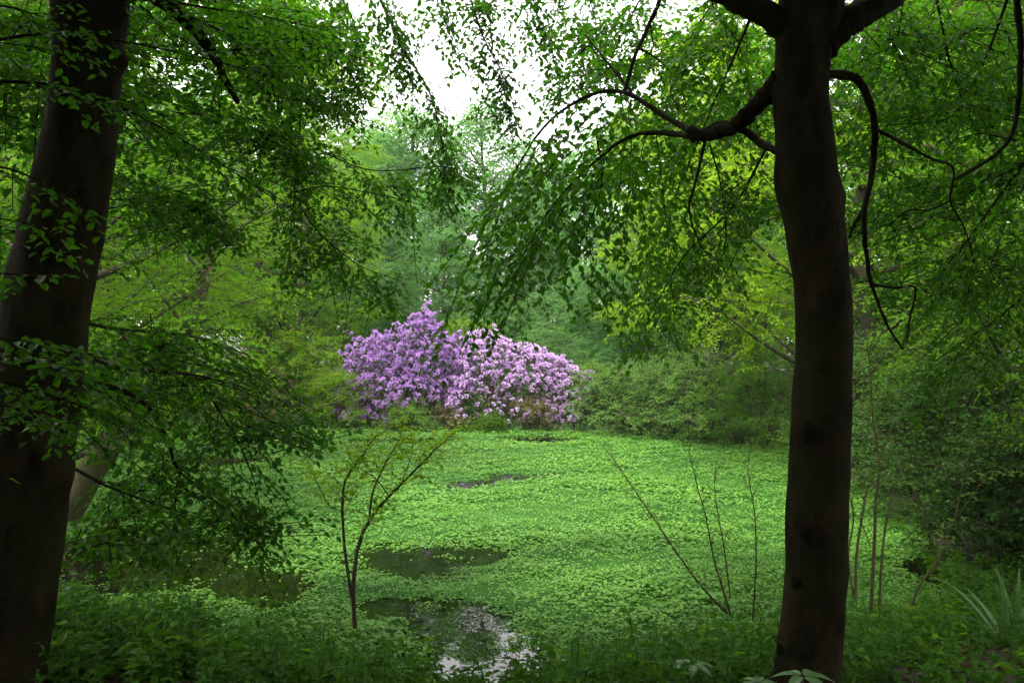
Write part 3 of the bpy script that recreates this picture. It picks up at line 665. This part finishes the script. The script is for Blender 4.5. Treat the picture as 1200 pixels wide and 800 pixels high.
# far trees: four shapes, copied
protos = []
HZ = 'hazy trees far behind the pond'; HL = 'pale hazy tree in the wood far behind the pond'
far = [(-6, 46, 1, 0), (-1.5, 52, 1.05, 1), (3.0, 47, .9, 2), (7, 55, 1.0, 3), (-10, 54, 1.1, 2), (-14, 43, 1.0, 3), (11.5, 44, 1.0, 0), (1.0, 38, .62, 1), (-3.2, 36.5, .55, 3), (15, 50, 1.1, 1),
       (-20, 48, 1.1, 0), (20, 42, 1.1, 2), (-22, 36, 1.0, 1), (19, 33, 1.0, 3), (-12, 66, 1.2, 1), (13, 66, 1.1, 2), (-26, 56, 1.2, 2), (27, 54, 1.2, 0), (9.5, 36, .7, 1), (-9.5, 37, .75, 0), (21, 68, 1.2, 3), (-20, 70, 1.2, 0)]
for x, y, s, k in far:
    if k >= len(protos) or protos[k] is None:
        while len(protos) <= k: protos.append(None)
        h, rd, z0 = [(16, 4.2, .14), (17, 4.6, .2), (15, 4.6, .08), (17.5, 4.4, .12)][k]
        e, c_ = woodland_tree('far_tree', (x, y), h, rd, z0, HL, group=HZ, mat_='far', nl=40, nsp=52, leaf=.2, sp=.13, L=1.3, tw=.6, per=4)
        e.scale = (s,) * 3; protos[k] = e
    else:
        src = protos[k]; c = src.copy(); COL.objects.link(c)
        c.location = (x, y, float(ground_z(np.array([x]), np.array([y]))[0])); q = .9 if abs(x) < 10 else 1.0; c.scale = (s * q * rng.uniform(.9, 1.1), s * q * rng.uniform(.9, 1.1), s); c.rotation_euler = (0, 0, rng.uniform(0, 6.28))
        for ch in list(src.children):
            d = ch.copy(); COL.objects.link(d); d.parent = c

# leaning mossy trunk on the left shore
x0, y0 = -6.9, 12.4
e = empty('leaning_tree', (x0, y0, float(ground_z(np.array([x0]), np.array([y0]))[0])), 'leaning bare trunk with greenish moss on the left shore', 'tree')
b = MB(); tube(b, catmull([at(78, 600, 12.4), at(112, 545, 12.4), at(142, 503, 12.5), at(175, 460, 12.7), at(222, 380, 13), at(264, 250, 13.4)], 40), np.linspace(.24, .07, 40), 14, trunk_disp(.02, 3, [], 4))
b.build('trunk', M['bark_moss'], e, True)
wood, fol = MB(), MB()
for pts in [[(200, 400, 12.9), (270, 360, 13), (340, 340, 13.2)], [(215, 380, 13), (170, 320, 13), (140, 260, 13)], [(245, 290, 13.3), (310, 250, 13.5), (360, 230, 13.8)], [(260, 250, 13.4), (280, 150, 13.6), (300, 60, 13.8)], [(235, 320, 13.2), (190, 250, 13.2), (180, 160, 13.2)]]:
    limb(pts, .03, .008, per=2.6, subl=1.2, twl=.6, leaf=.085, sp=.075, shape='dia', down=.2)
wood.build('branch', M['bark_mid'], e, True); fol.build('crown', M['beech_fresh'], e)

# ------------------------------------------------------------------ rhododendrons
def rhododendron(base, lobes, label, dens, bm, bare=None, ends=None):
    bx, by = base; bz = float(ground_z(np.array([bx]), np.array([by]))[0])
    e = empty('rhododendron', (bx, by, bz), label, 'rhododendron', 'lilac rhododendrons on the far bank')
    fl, fm, st = MB(), MB(), MB()
    C = np.array([l[:3] for l in lobes]); Rr = np.array([l[3:] for l in lobes])
    for ci, (c, r) in enumerate(zip(C, Rr)):
        n = int(dens * (r[0] * r[1] + r[0] * r[2] + r[1] * r[2]))
        d = nrm(rng.normal(size=(n, 3))); d[:, 2] = np.abs(d[:, 2]) - .35 * rng.random(n); d = nrm(d)
        bump = 1 + .16 * np.sin(d[:, 0] * 9 + ci) * np.sin(d[:, 2] * 8 + 2 * ci) + .07 * np.sin(d[:, 1] * 13 + d[:, 2] * 11)
        p = c + d * r * (bump * rng.uniform(.80, 1.09, n))[:, None]
        inside = np.zeros(n, bool)
        for cj in range(len(C)):
            if cj != ci: inside |= (((p - C[cj]) / Rr[cj]) ** 2).sum(1) < .62
        m = ~inside & (p[:, 2] > bz + .1); p, d = p[m], d[m]; n = len(p)
        pat = wav(p[:, 0] * 1.0 + 2 * p[:, 2], p[:, 2] * 1.4 + p[:, 1], 1.3, ci)
        pr = np.clip(.95 + .3 * pat, .2, 1)
        if bare is not None: pr = pr * bare(p)
        has = rng.random(n) < pr
        # trusses: a dome of open petals
        q, dq = p[has], d[has]; k = 22
        out = nrm(dq + UP * .5)
        ax = nrm(out[:, None] * .75 + rng.normal(0, .62, (len(q), k, 3)))
        P = (q[:, None] + ax * .04).reshape(-1, 3); A = ax.reshape(-1, 3)
        N = nrm(np.cross(A, rng.normal(size=A.shape)))
        leaves(fm, P, A, N, .055 * rng.uniform(.6, 1.35, len(P)), .95, .25, 'dia', -.1)
        # dark leaves: a whorl under every truss and where there is none
        k = 6; P = np.repeat(p - d * .05, k, 0); A = nrm(np.repeat(d, k, 0) * .5 + rng.normal(0, .7, (n * k, 3)))
        N = nrm(np.repeat(d, k, 0) + UP * .5 + rng.normal(0, .3, (n * k, 3)))
        leaves(fl, P, A, N, .13 * rng.uniform(.6, 1.2, len(P)), .36, .1, 'dia', .2)
        for _ in range(5):
            h = c + np.array([rng.uniform(-.6, .6) * r[0], rng.uniform(-.6, .6) * r[1], .3 * r[2]])
            tube(st, catmull([(bx + rng.normal(0, .25), by + rng.normal(0, .2), bz - .1), ((bx + h[0]) / 2 + rng.normal(0, .2), (by + h[1]) / 2, (bz + h[2]) / 2), h], 8), np.linspace(.04, .012, 8), 5)
    st.build('stem', M['twig'], e, True); fl.build('foliage', M['rhodo'], e); fm.build('blossom', M[bm], e)
    return e
def lob(px, py, Y, rx, ry, rz): return (*at(px, py, Y), rx, ry, rz)
YH = 26.6
rhododendron((-3.3, YH + .3), [lob(495, 430, YH, 1.0, 1.2, 1.75), lob(450, 445, YH + .2, 1.1, 1.2, 1.15), lob(420, 470, YH, .75, 1.0, .8), lob(480, 470, YH - .4, 1.3, 1.2, 1.0), lob(525, 450, YH + .3, .8, 1.0, 1.2), lob(432, 490, YH - .3, .9, .8, .5), lob(492, 392, YH + .1, .5, .7, .72), lob(440, 425, YH + .1, 1.0, 1.0, .9), lob(530, 425, YH + .2, .7, .9, .9), lob(415, 488, YH - .3, .6, .8, .5), lob(470, 410, YH + .3, .7, .8, .8)],
             'deep lilac rhododendron with the tallest peak, left half of the flowering thicket', 105, 'bloom', lambda p: np.where((p[:, 0] > -2.9) & (p[:, 2] < 1.0), .35, 1.0))
rhododendron((-.6, YH), [lob(572, 440, YH, 1.1, 1.2, 1.35), lob(620, 450, YH - .1, 1.2, 1.2, 1.2), lob(660, 465, YH - .1, 1.0, 1.1, .95), lob(560, 480, YH - .6, .9, .9, .75), lob(600, 485, YH - .6, 1.4, 1.0, .7), lob(640, 488, YH - .4, 1.0, .9, .6), lob(562, 412, YH + .2, .6, .7, .65), lob(550, 465, YH - .2, .7, .9, .9), lob(605, 425, YH + .2, .9, .9, .7), lob(640, 440, YH, .9, .9, .75), lob(680, 460, YH, .6, .8, .7), lob(590, 498, YH - .8, 1.5, .7, .35), lob(665, 490, YH - .5, .9, .8, .5)],
             'paler lilac rhododendron with broad rounded mounds, right half of the flowering thicket', 105, 'bloom_pale', lambda p: np.clip(np.where((p[:, 2] < 1.25) & (p[:, 0] > -1.6) & (p[:, 0] < 1.2), .35, 1.0), 0, 1))

# ------------------------------------------------------------------ shrubs round the pond
def shrub(name, base, r, h, label, mat_='willow', nl=16, leaf=.07, sp=.05, cat='shrub', group=None, nsp=44, L=.45):
    bx, by = base; bz = max(float(ground_z(np.array([bx]), np.array([by]))[0]), -.05)
    e = empty(name, (bx, by, bz), label, cat, group)
    a = np.arange(nl) * 2.39996 + rng.uniform(0, 1, nl); u = (np.arange(nl) + rng.random(nl)) / nl
    rr = r * np.sqrt(rng.random(nl)) * (1.05 - .6 * u)
    C = np.stack([bx + np.cos(a) * rr, by + np.sin(a) * rr, bz + h * (.12 + .76 * u)], 1)
    S = np.stack([bx + .25 * np.cos(a) * rr, by + .25 * np.sin(a) * rr, np.full(nl, bz - .06)], 1)
    b, f = MB(), MB()
    n = clumps(b, f, C, r * rng.uniform(.34, .55, nl), S, nsp, L, leaf, sp, 9, .26, r0=.022, flat=.8, sub=8, droop=.1)
    # loose shoots that stick out of the outline
    m = 26; q = rng.integers(0, nl, m); D = nrm(rng.normal(0, .45, (m, 3)) + [0, 0, 1]); c = Curves(C[q], D, r * rng.uniform(.5, 1.1, m), .1, .005)
    shoot_wood(b, c, 3, .003); n += dress(f, c, sp * 1.2, leaf, .45, 'dia', jit=.5)
    b.build('stem', M['twig'], e, True); f.build('foliage', M[mat_], e); return n
cnt = 0
def XY(px, Y): return ((px - 600) / F * Y, Y)
for px, Y, r, h, lab, k in [
    (715, 25.2, 1.3, 2.0, 'feathery grey-green willow bush beside the right end of the rhododendron', dict()),
    (765, 24.2, 1.5, 2.3, 'wide grey-green willow bush second right of the rhododendron', dict()),
    (820, 22.5, 1.6, 2.6, 'taller willow bush with pale shoots at the right back of the pond', dict(leaf=.07)),
    (880, 21.4, 1.4, 2.5, 'leafy willow bush half hidden left of the upright beech trunk', dict(mat_='mid')),
    (690, 27, 1.2, 1.6, 'small hazel bush tucked behind the feathery willow', dict(mat_='mid')),
    (1015, 18.0, 1.4, 3.0, 'pale-leaved bush just right of the upright beech trunk on the far right shore', dict(leaf=.07)),
    (1080, 14.4, 1.4, 2.2, 'dark bush over the bare right shore', dict(mat_='holly', leaf=.08)),
    (1150, 12.2, 1.4, 2.4, 'dark leafy bush near the right edge above the shore', dict(mat_='holly', leaf=.08)),
    (1200, 9.8, 1.1, 1.7, 'low dark bush cut by the right edge', dict(mat_='holly', leaf=.07)),
    (1120, 17.5, 1.7, 3.2, 'tall shady bush behind the right shore', dict(mat_='mid', leaf=.08)),
    (300, 26.6, 1.3, 1.7, 'rusty brown leafless-looking bush on the far left bank', dict(mat_='rusty', leaf=.06)),
    (395, 26.2, 1.2, 1.9, 'fresh green bush touching the left end of the rhododendron', dict(mat_='beech_fresh', leaf=.07)),
    (345, 28.0, 1.5, 2.6, 'yellow-green bush behind the rusty bush', dict(mat_='beech_fresh', leaf=.08)),
    (190, 27.3, 1.6, 2.4, 'green bush at the far left end of the grassy bank', dict(mat_='mid', leaf=.08)),
    (60, 25.8, 1.8, 2.6, 'shady bush behind the left beech trunk on the far shore', dict(mat_='mid', leaf=.08)),
    (540, 29.5, 1.6, 3.4, 'green bush showing above the dip between the two rhododendrons', dict(mat_='beech_fresh', leaf=.09)),
    (640, 29.8, 1.8, 3.0, 'hazy green bush above the right rhododendron', dict(mat_='far', leaf=.09)),
    (628, 25.4, .8, .85, 'reddish-green low bush overlapping the front of the right rhododendron', dict(mat_='rusty', leaf=.07, nl=7, nsp=26, L=.6)),
    (522, 25.6, .65, .7, 'little rusty bush in the dip before the two rhododendrons', dict(mat_='rusty', leaf=.07, nl=6, nsp=24, L=.6)),
    (478, 25.2, .75, 1.0, 'low pale-green bush at the foot of the left rhododendron', dict(mat_='willow', leaf=.06, nl=10)),
    (575, 25.2, .6, .6, 'low green bush at the water edge before the right rhododendron', dict(mat_='mid', leaf=.06, nl=9)),
    (735, 33, 2.4, 3.4, 'rounded hazel bush in the gap behind the willow bushes', dict(mat_='far', leaf=.11, sp=.07, L=.7)),
    (690, 36, 2.6, 3.6, 'rounded bush under the hazy trees right of the rhododendron', dict(mat_='far', leaf=.12, sp=.08, L=.7)),
    (600, 36, 2.6, 4.0, 'hazy bush under the far trees straight behind the rhododendron', dict(mat_='far', leaf=.12, sp=.08, L=.7)),
    (480, 35, 2.6, 4.4, 'hazy bush under the far trees left of centre', dict(mat_='far', leaf=.12, sp=.08, L=.7)),
    (840, 30, 2.6, 3.8, 'deep green bush in the wood behind the right back shore', dict(mat_='mid', leaf=.11, sp=.07, L=.7)),
    (935, 33, 2.8, 4.4, 'broad green bush deep in the wood, seen beside the upright beech', dict(mat_='far', leaf=.12, sp=.08, L=.7)),
    (1000, 26, 2.4, 3.6, 'deep green bush in the wood behind the pale-leaved bush', dict(mat_='mid', leaf=.11, sp=.07, L=.7)),
]:
    cnt += shrub('shrub', XY(px, Y), r, h, lab, **k)
print('shrub leaves', cnt)

# ------------------------------------------------------------------ saplings with traced stems
def sapling(name, stems, label, cat, leaf=.04, mat_='herb', per=5, subl=.3, twl=.15, sp=.045, twig='twig', wr=.6, t0=.35, group=None):
    p0 = np.array(at(*stems[0][0][0])); e = empty(name, p0, label, cat, group)
    global wood, fol
    wood, fol = MB(), MB()
    for pts, r0, r1, lf in stems:
        bough(wood, fol, [at(*p) for p in pts], r0, r1, per=per * lf, subl=subl, twl=twl, leaf=leaf, sp=sp, t0=t0, droop=.05, down=-.1, sides=6, twper=9)
    wood.build('stem', M[twig], e, True)
    if fol.n: fol.build('foliage', M[mat_], e)
    return e
Y = 7.6
sapling('sapling', [
    ([(416, 735, Y), (414, 690, Y), (420, 640, Y), (436, 605, Y), (462, 575, Y + .05), (492, 545, Y + .1), (515, 522, Y + .1), (535, 505, Y + .1)], .024, .004, 1.3),
    ([(412, 700, Y), (404, 640, Y), (402, 590, Y), (406, 560, Y - .1), (425, 530, Y - .1), (445, 505, Y - .1)], .018, .004, 1.2),
    ([(432, 612, Y), (438, 575, Y), (452, 545, Y), (470, 515, Y), (476, 490, Y)], .012, .003, 1.2),
    ([(470, 567, Y), (480, 540, Y + .1), (486, 515, Y + .15)], .006, .002, 1),
    ([(403, 600, Y), (385, 590, Y), (372, 565, Y), (362, 545, Y)], .006, .002, .8),
    ([(455, 580, Y), (440, 560, Y - .1), (420, 548, Y - .1), (405, 530, Y - .2)], .007, .002, 1)],
    'thin forked sapling with sparse light leaves standing at the near water edge', 'sapling', leaf=.06, per=9, subl=.38, twl=.24, sp=.05, mat_='maple', t0=.3)
Y = 8.0
sapling('bare_shrub', [
    ([(856, 720, Y), (850, 700, Y), (838, 660, Y), (828, 610, Y), (815, 560, Y), (806, 520, Y)], .012, .003, .8),
    ([(852, 718, Y), (825, 690, Y), (795, 650, Y), (765, 605, Y), (735, 560, Y), (710, 525, Y)], .013, .003, .8),
    ([(856, 700, Y), (848, 640, Y), (838, 580, Y), (838, 540, Y)], .008, .002, .8),
    ([(882, 725, Y), (886, 660, Y), (884, 600, Y), (876, 550, Y), (880, 525, Y)], .009, .002, .8)],
    'nearly leafless shrub with straight thin stems left of the upright beech', 'shrub', leaf=.035, per=9, subl=.3, mat_='willow', t0=.15)
Y = 7.4
sapling('willow_shrub', [
    ([(1020, 720, Y), (1024, 650, Y), (1026, 590, Y), (1030, 540, Y), (1022, 490, Y), (1018, 430, Y), (1012, 390, Y)], .018, .004, 1),
    ([(1030, 715, Y), (1034, 640, Y), (1042, 590, Y), (1058, 545, Y), (1075, 500, Y)], .014, .003, 1),
    ([(1002, 700, Y), (1004, 640, Y), (1012, 580, Y), (1018, 560, Y)], .016, .006, .6),
    ([(1000, 700, Y), (994, 650, Y), (1000, 600, Y), (985, 540, Y), (995, 480, Y), (1010, 420, Y)], .010, .003, 1),
    ([(1028, 540, Y), (1045, 500, Y), (1040, 460, Y), (1052, 410, Y)], .008, .002, 1),
    ([(1020, 640, Y), (1008, 610, Y), (996, 600, Y)], .006, .002, .6)],
    'multi-stemmed willow with pale thin stems just right of the upright beech', 'shrub', leaf=.045, mat_='willow', twig='twig_light', per=4, subl=.3)
Y = 7.0
sapling('sapling', [
    ([(1062, 732, Y), (1075, 690, Y), (1098, 655, Y), (1112, 620, Y), (1122, 590, Y), (1130, 550, Y), (1138, 520, Y)], .014, .003, 1.2),
    ([(1118, 610, Y), (1140, 580, Y), (1158, 560, Y), (1185, 552, Y)], .006, .002, 1.4),
    ([(1110, 625, Y), (1085, 600, Y), (1070, 575, Y)], .006, .002, 1)],
    'curved sapling with silvery leaves by the right shore', 'sapling', leaf=.05, mat_='willow', twig='twig_light', per=5, subl=.25)
Y = 20
sapling('sapling', [
    ([(340, 533, Y), (341, 505, Y), (338, 480, Y), (345, 450, Y), (350, 420, Y)], .06, .015, 1),
    ([(339, 500, Y), (320, 488, Y), (295, 480, Y), (280, 470, Y)], .03, .008, 1),
    ([(341, 495, Y), (365, 480, Y), (395, 470, Y), (420, 465, Y)], .03, .008, 1)],
    'small low tree standing in the pond before the rusty bush', 'sapling', leaf=.085, per=2.2, subl=.9, twl=.5, sp=.09, mat_='beech_fresh', t0=.3)

# ------------------------------------------------------------------ undergrowth on the near bank
def herb_field(name, label, n, xr, yr, dmin, dmax, hgt, leaf, mat_, seed_, cond=None, dens=None, wr=.62):
    x = rng.uniform(*xr, n); y = rng.uniform(*yr, n)
    s = shore_dist(x, y); m = (s > dmin) & (s < dmax) & (np.abs(x) < y * .75 + .8)
    if cond is not None: m &= cond(x, y)
    m &= rng.random(n) < np.clip(.75 + .5 * wav(x, y, .9, seed_), .35, 1)
    x, y = x[m], y[m]; n = len(x); z = np.maximum(ground_z(x, y), -.02)
    h = hgt * rng.uniform(.4, 1.15, n) * np.clip(.85 + .4 * wav(x, y, .6, seed_ + 1), .35, 1.3)
    h = h * (1 - .68 * np.exp(-((x + .45) / 1.0) ** 2) * np.clip((y - 4.6) / .8, 0, 1))
    a = rng.uniform(0, 6.283, n); k = rng.uniform(.05, .5, n)
    c = Curves(np.stack([x, y, z - .02], 1), np.stack([np.cos(a) * k, np.sin(a) * k, np.ones(n)], 1), h, .08, .004)
    b = MB(); shoot_wood(b, c, 2, .002)
    pairs = 6
    for p in range(pairs):
        t = np.full(n, .18 + .82 * p / (pairs - 1)); i = np.arange(n); P = c.pos(i, t); T = c.tan(i, t)
        for sgn in (1, -1):
            th = a + p * 1.57 + (0 if sgn > 0 else np.pi) + rng.normal(0, .3, n)
            A = np.stack([np.cos(th), np.sin(th), rng.normal(.1, .3, n)], 1)
            leaves(b, P, A, UP + rng.normal(0, .3, (n, 3)) + A * .2, leaf * (1.1 - .45 * t) * rng.uniform(.7, 1.25, n), wr, .15, 'hex', .22)
    tag(b.build(name, M[mat_]), label, name.replace('_', ' '), kind='stuff'); return n
n = herb_field('undergrowth', 'dense leafy nettles and seedlings covering the near bank', 7000, (-7, 7), (4.0, 9.6), -.15, 5, .46, .068, 'herb', .3, lambda x, y: y < 9.6)
n += herb_field('ground_cover', 'low fresh ground cover along the right shore', 8000, (3.5, 12), (7, 22), -.2, 2.6, .30, .06, 'mid', 1.7)
n += herb_field('bank_herbs', 'tufts of herbs along the far bank and the left shore', 5200, (-20, 9), (9, 29), -.25, 3, .35, .09, 'beech_fresh', 2.9, lambda x, y: (y > 22) | (x < -4))
n += herb_field('seedlings', 'small bright seedlings in the water at the near edge', 1500, (-6, 5.5), (6.4, 9.4), -1.3, .1, .22, .05, 'herb', 4.1)
n += herb_field('nettles', 'taller dark nettles in front of the near pool beside the left beech', 1300, (-4.2, -1.0), (4.6, 6.9), -.1, 5, .58, .085, 'herb', 5.2)
n += herb_field('brambles', 'broad-leaved bramble shoots scattered over the near bank', 900, (-6, 6), (4.2, 8.0), -.1, 5, .5, .10, 'mid', 6.6, None, None, .7)
print('herbs', n)
# dry leaves on the soil
n = 9000; x = rng.uniform(-6, 6, n); y = rng.uniform(3, 9, n); m = shore_dist(x, y) > .05; x, y = x[m], y[m]; n = len(x)
b = MB(); a = rng.uniform(0, 6.283, n)
leaves(b, np.stack([x, y, ground_z(x, y) + .01], 1), np.stack([np.cos(a), np.sin(a), rng.normal(0, .2, n)], 1), UP + rng.normal(0, .35, (n, 3)), rng.uniform(.04, .075, n), .6)
tag(b.build('leaf_litter', M['litter']), 'brown fallen beech leaves lying on the near bank', 'leaf litter', kind='stuff')

# grass blades on the far bank and pond margin
def blades(n, x, y, h, wr):
    b = MB(); z = np.maximum(ground_z(x, y), 0); a = rng.uniform(0, 6.283, n)
    A = np.stack([np.cos(a) * .45, np.sin(a) * .45, np.ones(n)], 1)
    leaves(b, np.stack([x, y, z], 1), A, np.stack([np.cos(a), np.sin(a), .3 * np.ones(n)], 1), h * rng.uniform(.4, 1.25, n), wr, .1, 'hex', .3); return b
n = 26000; x = rng.uniform(-19, 9, n); y = rng.uniform(22, 30, n); s = shore_dist(x, y); m = (s > -.15) & (s < 3.5); x, y = x[m], y[m]
tag(blades(len(x), x, y, .28, .09).build('grass', M['reed']), 'fresh grass growing along the far bank', 'grass', kind='stuff')

# iris clump and the broad-leaved plants in front
def iris(px, py, Y, n, h, label):
    p = np.array(at(px, py, Y)); e = empty('iris_plant', p, label, 'plant')
    a = rng.uniform(0, 6.283, n); k = rng.uniform(.1, .75, n); b = MB()
    for q in range(n):
        d = np.array([math.cos(a[q]) * k[q], math.sin(a[q]) * k[q], 1.0]); L = h * rng.uniform(.6, 1.1); t = np.linspace(0, 1, 9)
        P = p + rng.normal(0, .03, 3) * [1, 1, 0] + d * L * t[:, None] - UP * (k[q] * .75 * L * t ** 2.2)[:, None]
        s = nrm(np.cross(d, UP)) ; wd = .017 * (1 - t ** 3) + .001
        V = np.stack([P - s * wd[:, None], P + UP * .003, P + s * wd[:, None]], 1).reshape(-1, 3)
        qd = [[3 * r + c, 3 * r + c + 1, 3 * r + c + 4, 3 * r + c + 3] for r in range(8) for c in range(2)]
        b.add(V, qd)
    b.build('blade', M['reed'], e); return e
iris(1188, 775, 5.6, 22, .85, 'tuft of long arching iris blades at the right edge')

def broad_plant(px, py, Y, n, L, label):
    p = np.array(at(px, py, Y)); z = float(ground_z(p[:1], p[1:2])[0])
    root = np.array([p[0], p[1], z]); e = empty('broad_leaved_plant', root, label, 'plant', None)
    st, lf = MB(), MB()
    top = p
    tube(st, catmull([root - UP * .03, (root + top) / 2 + [.02, 0, 0], top], 10), np.linspace(.006, .004, 10), 6)
    for q in range(n):
        a = 6.283 * q / n + rng.normal(0, .2); A = np.array([math.cos(a), math.sin(a), .15]); S = np.array([-math.sin(a), math.cos(a), 0])
        l = L * rng.uniform(.7, 1.1); t = np.linspace(0, 1, 8); wd = .17 * l * np.sin(np.pi * t ** .8) ** .9 + .001
        P = top + A * (l * (t * .92 + .08))[:, None] - UP * (l * .35 * t ** 2)[:, None]
        V = np.stack([P - S * wd[:, None] + UP * (wd * .25)[:, None], P, P + S * wd[:, None] + UP * (wd * .25)[:, None]], 1).reshape(-1, 3)
        lf.add(V, [[3 * r + c, 3 * r + c + 1, 3 * r + c + 4, 3 * r + c + 3] for r in range(7) for c in range(2)])
    st.build('stem', M['twig_light'], e, True); lf.build('leaf', M['reed'], e)
broad_plant(812, 778, 4.3, 7, .16, 'star of pointed pale leaves in the dark undergrowth left of the upright beech')
broad_plant(940, 792, 3.55, 6, .15, 'star of pointed pale leaves right in front of the upright beech base')
broad_plant(888, 800, 3.6, 6, .12, 'small star of pale leaves at the left foot of the upright beech')
print('objects', len(bpy.data.objects))
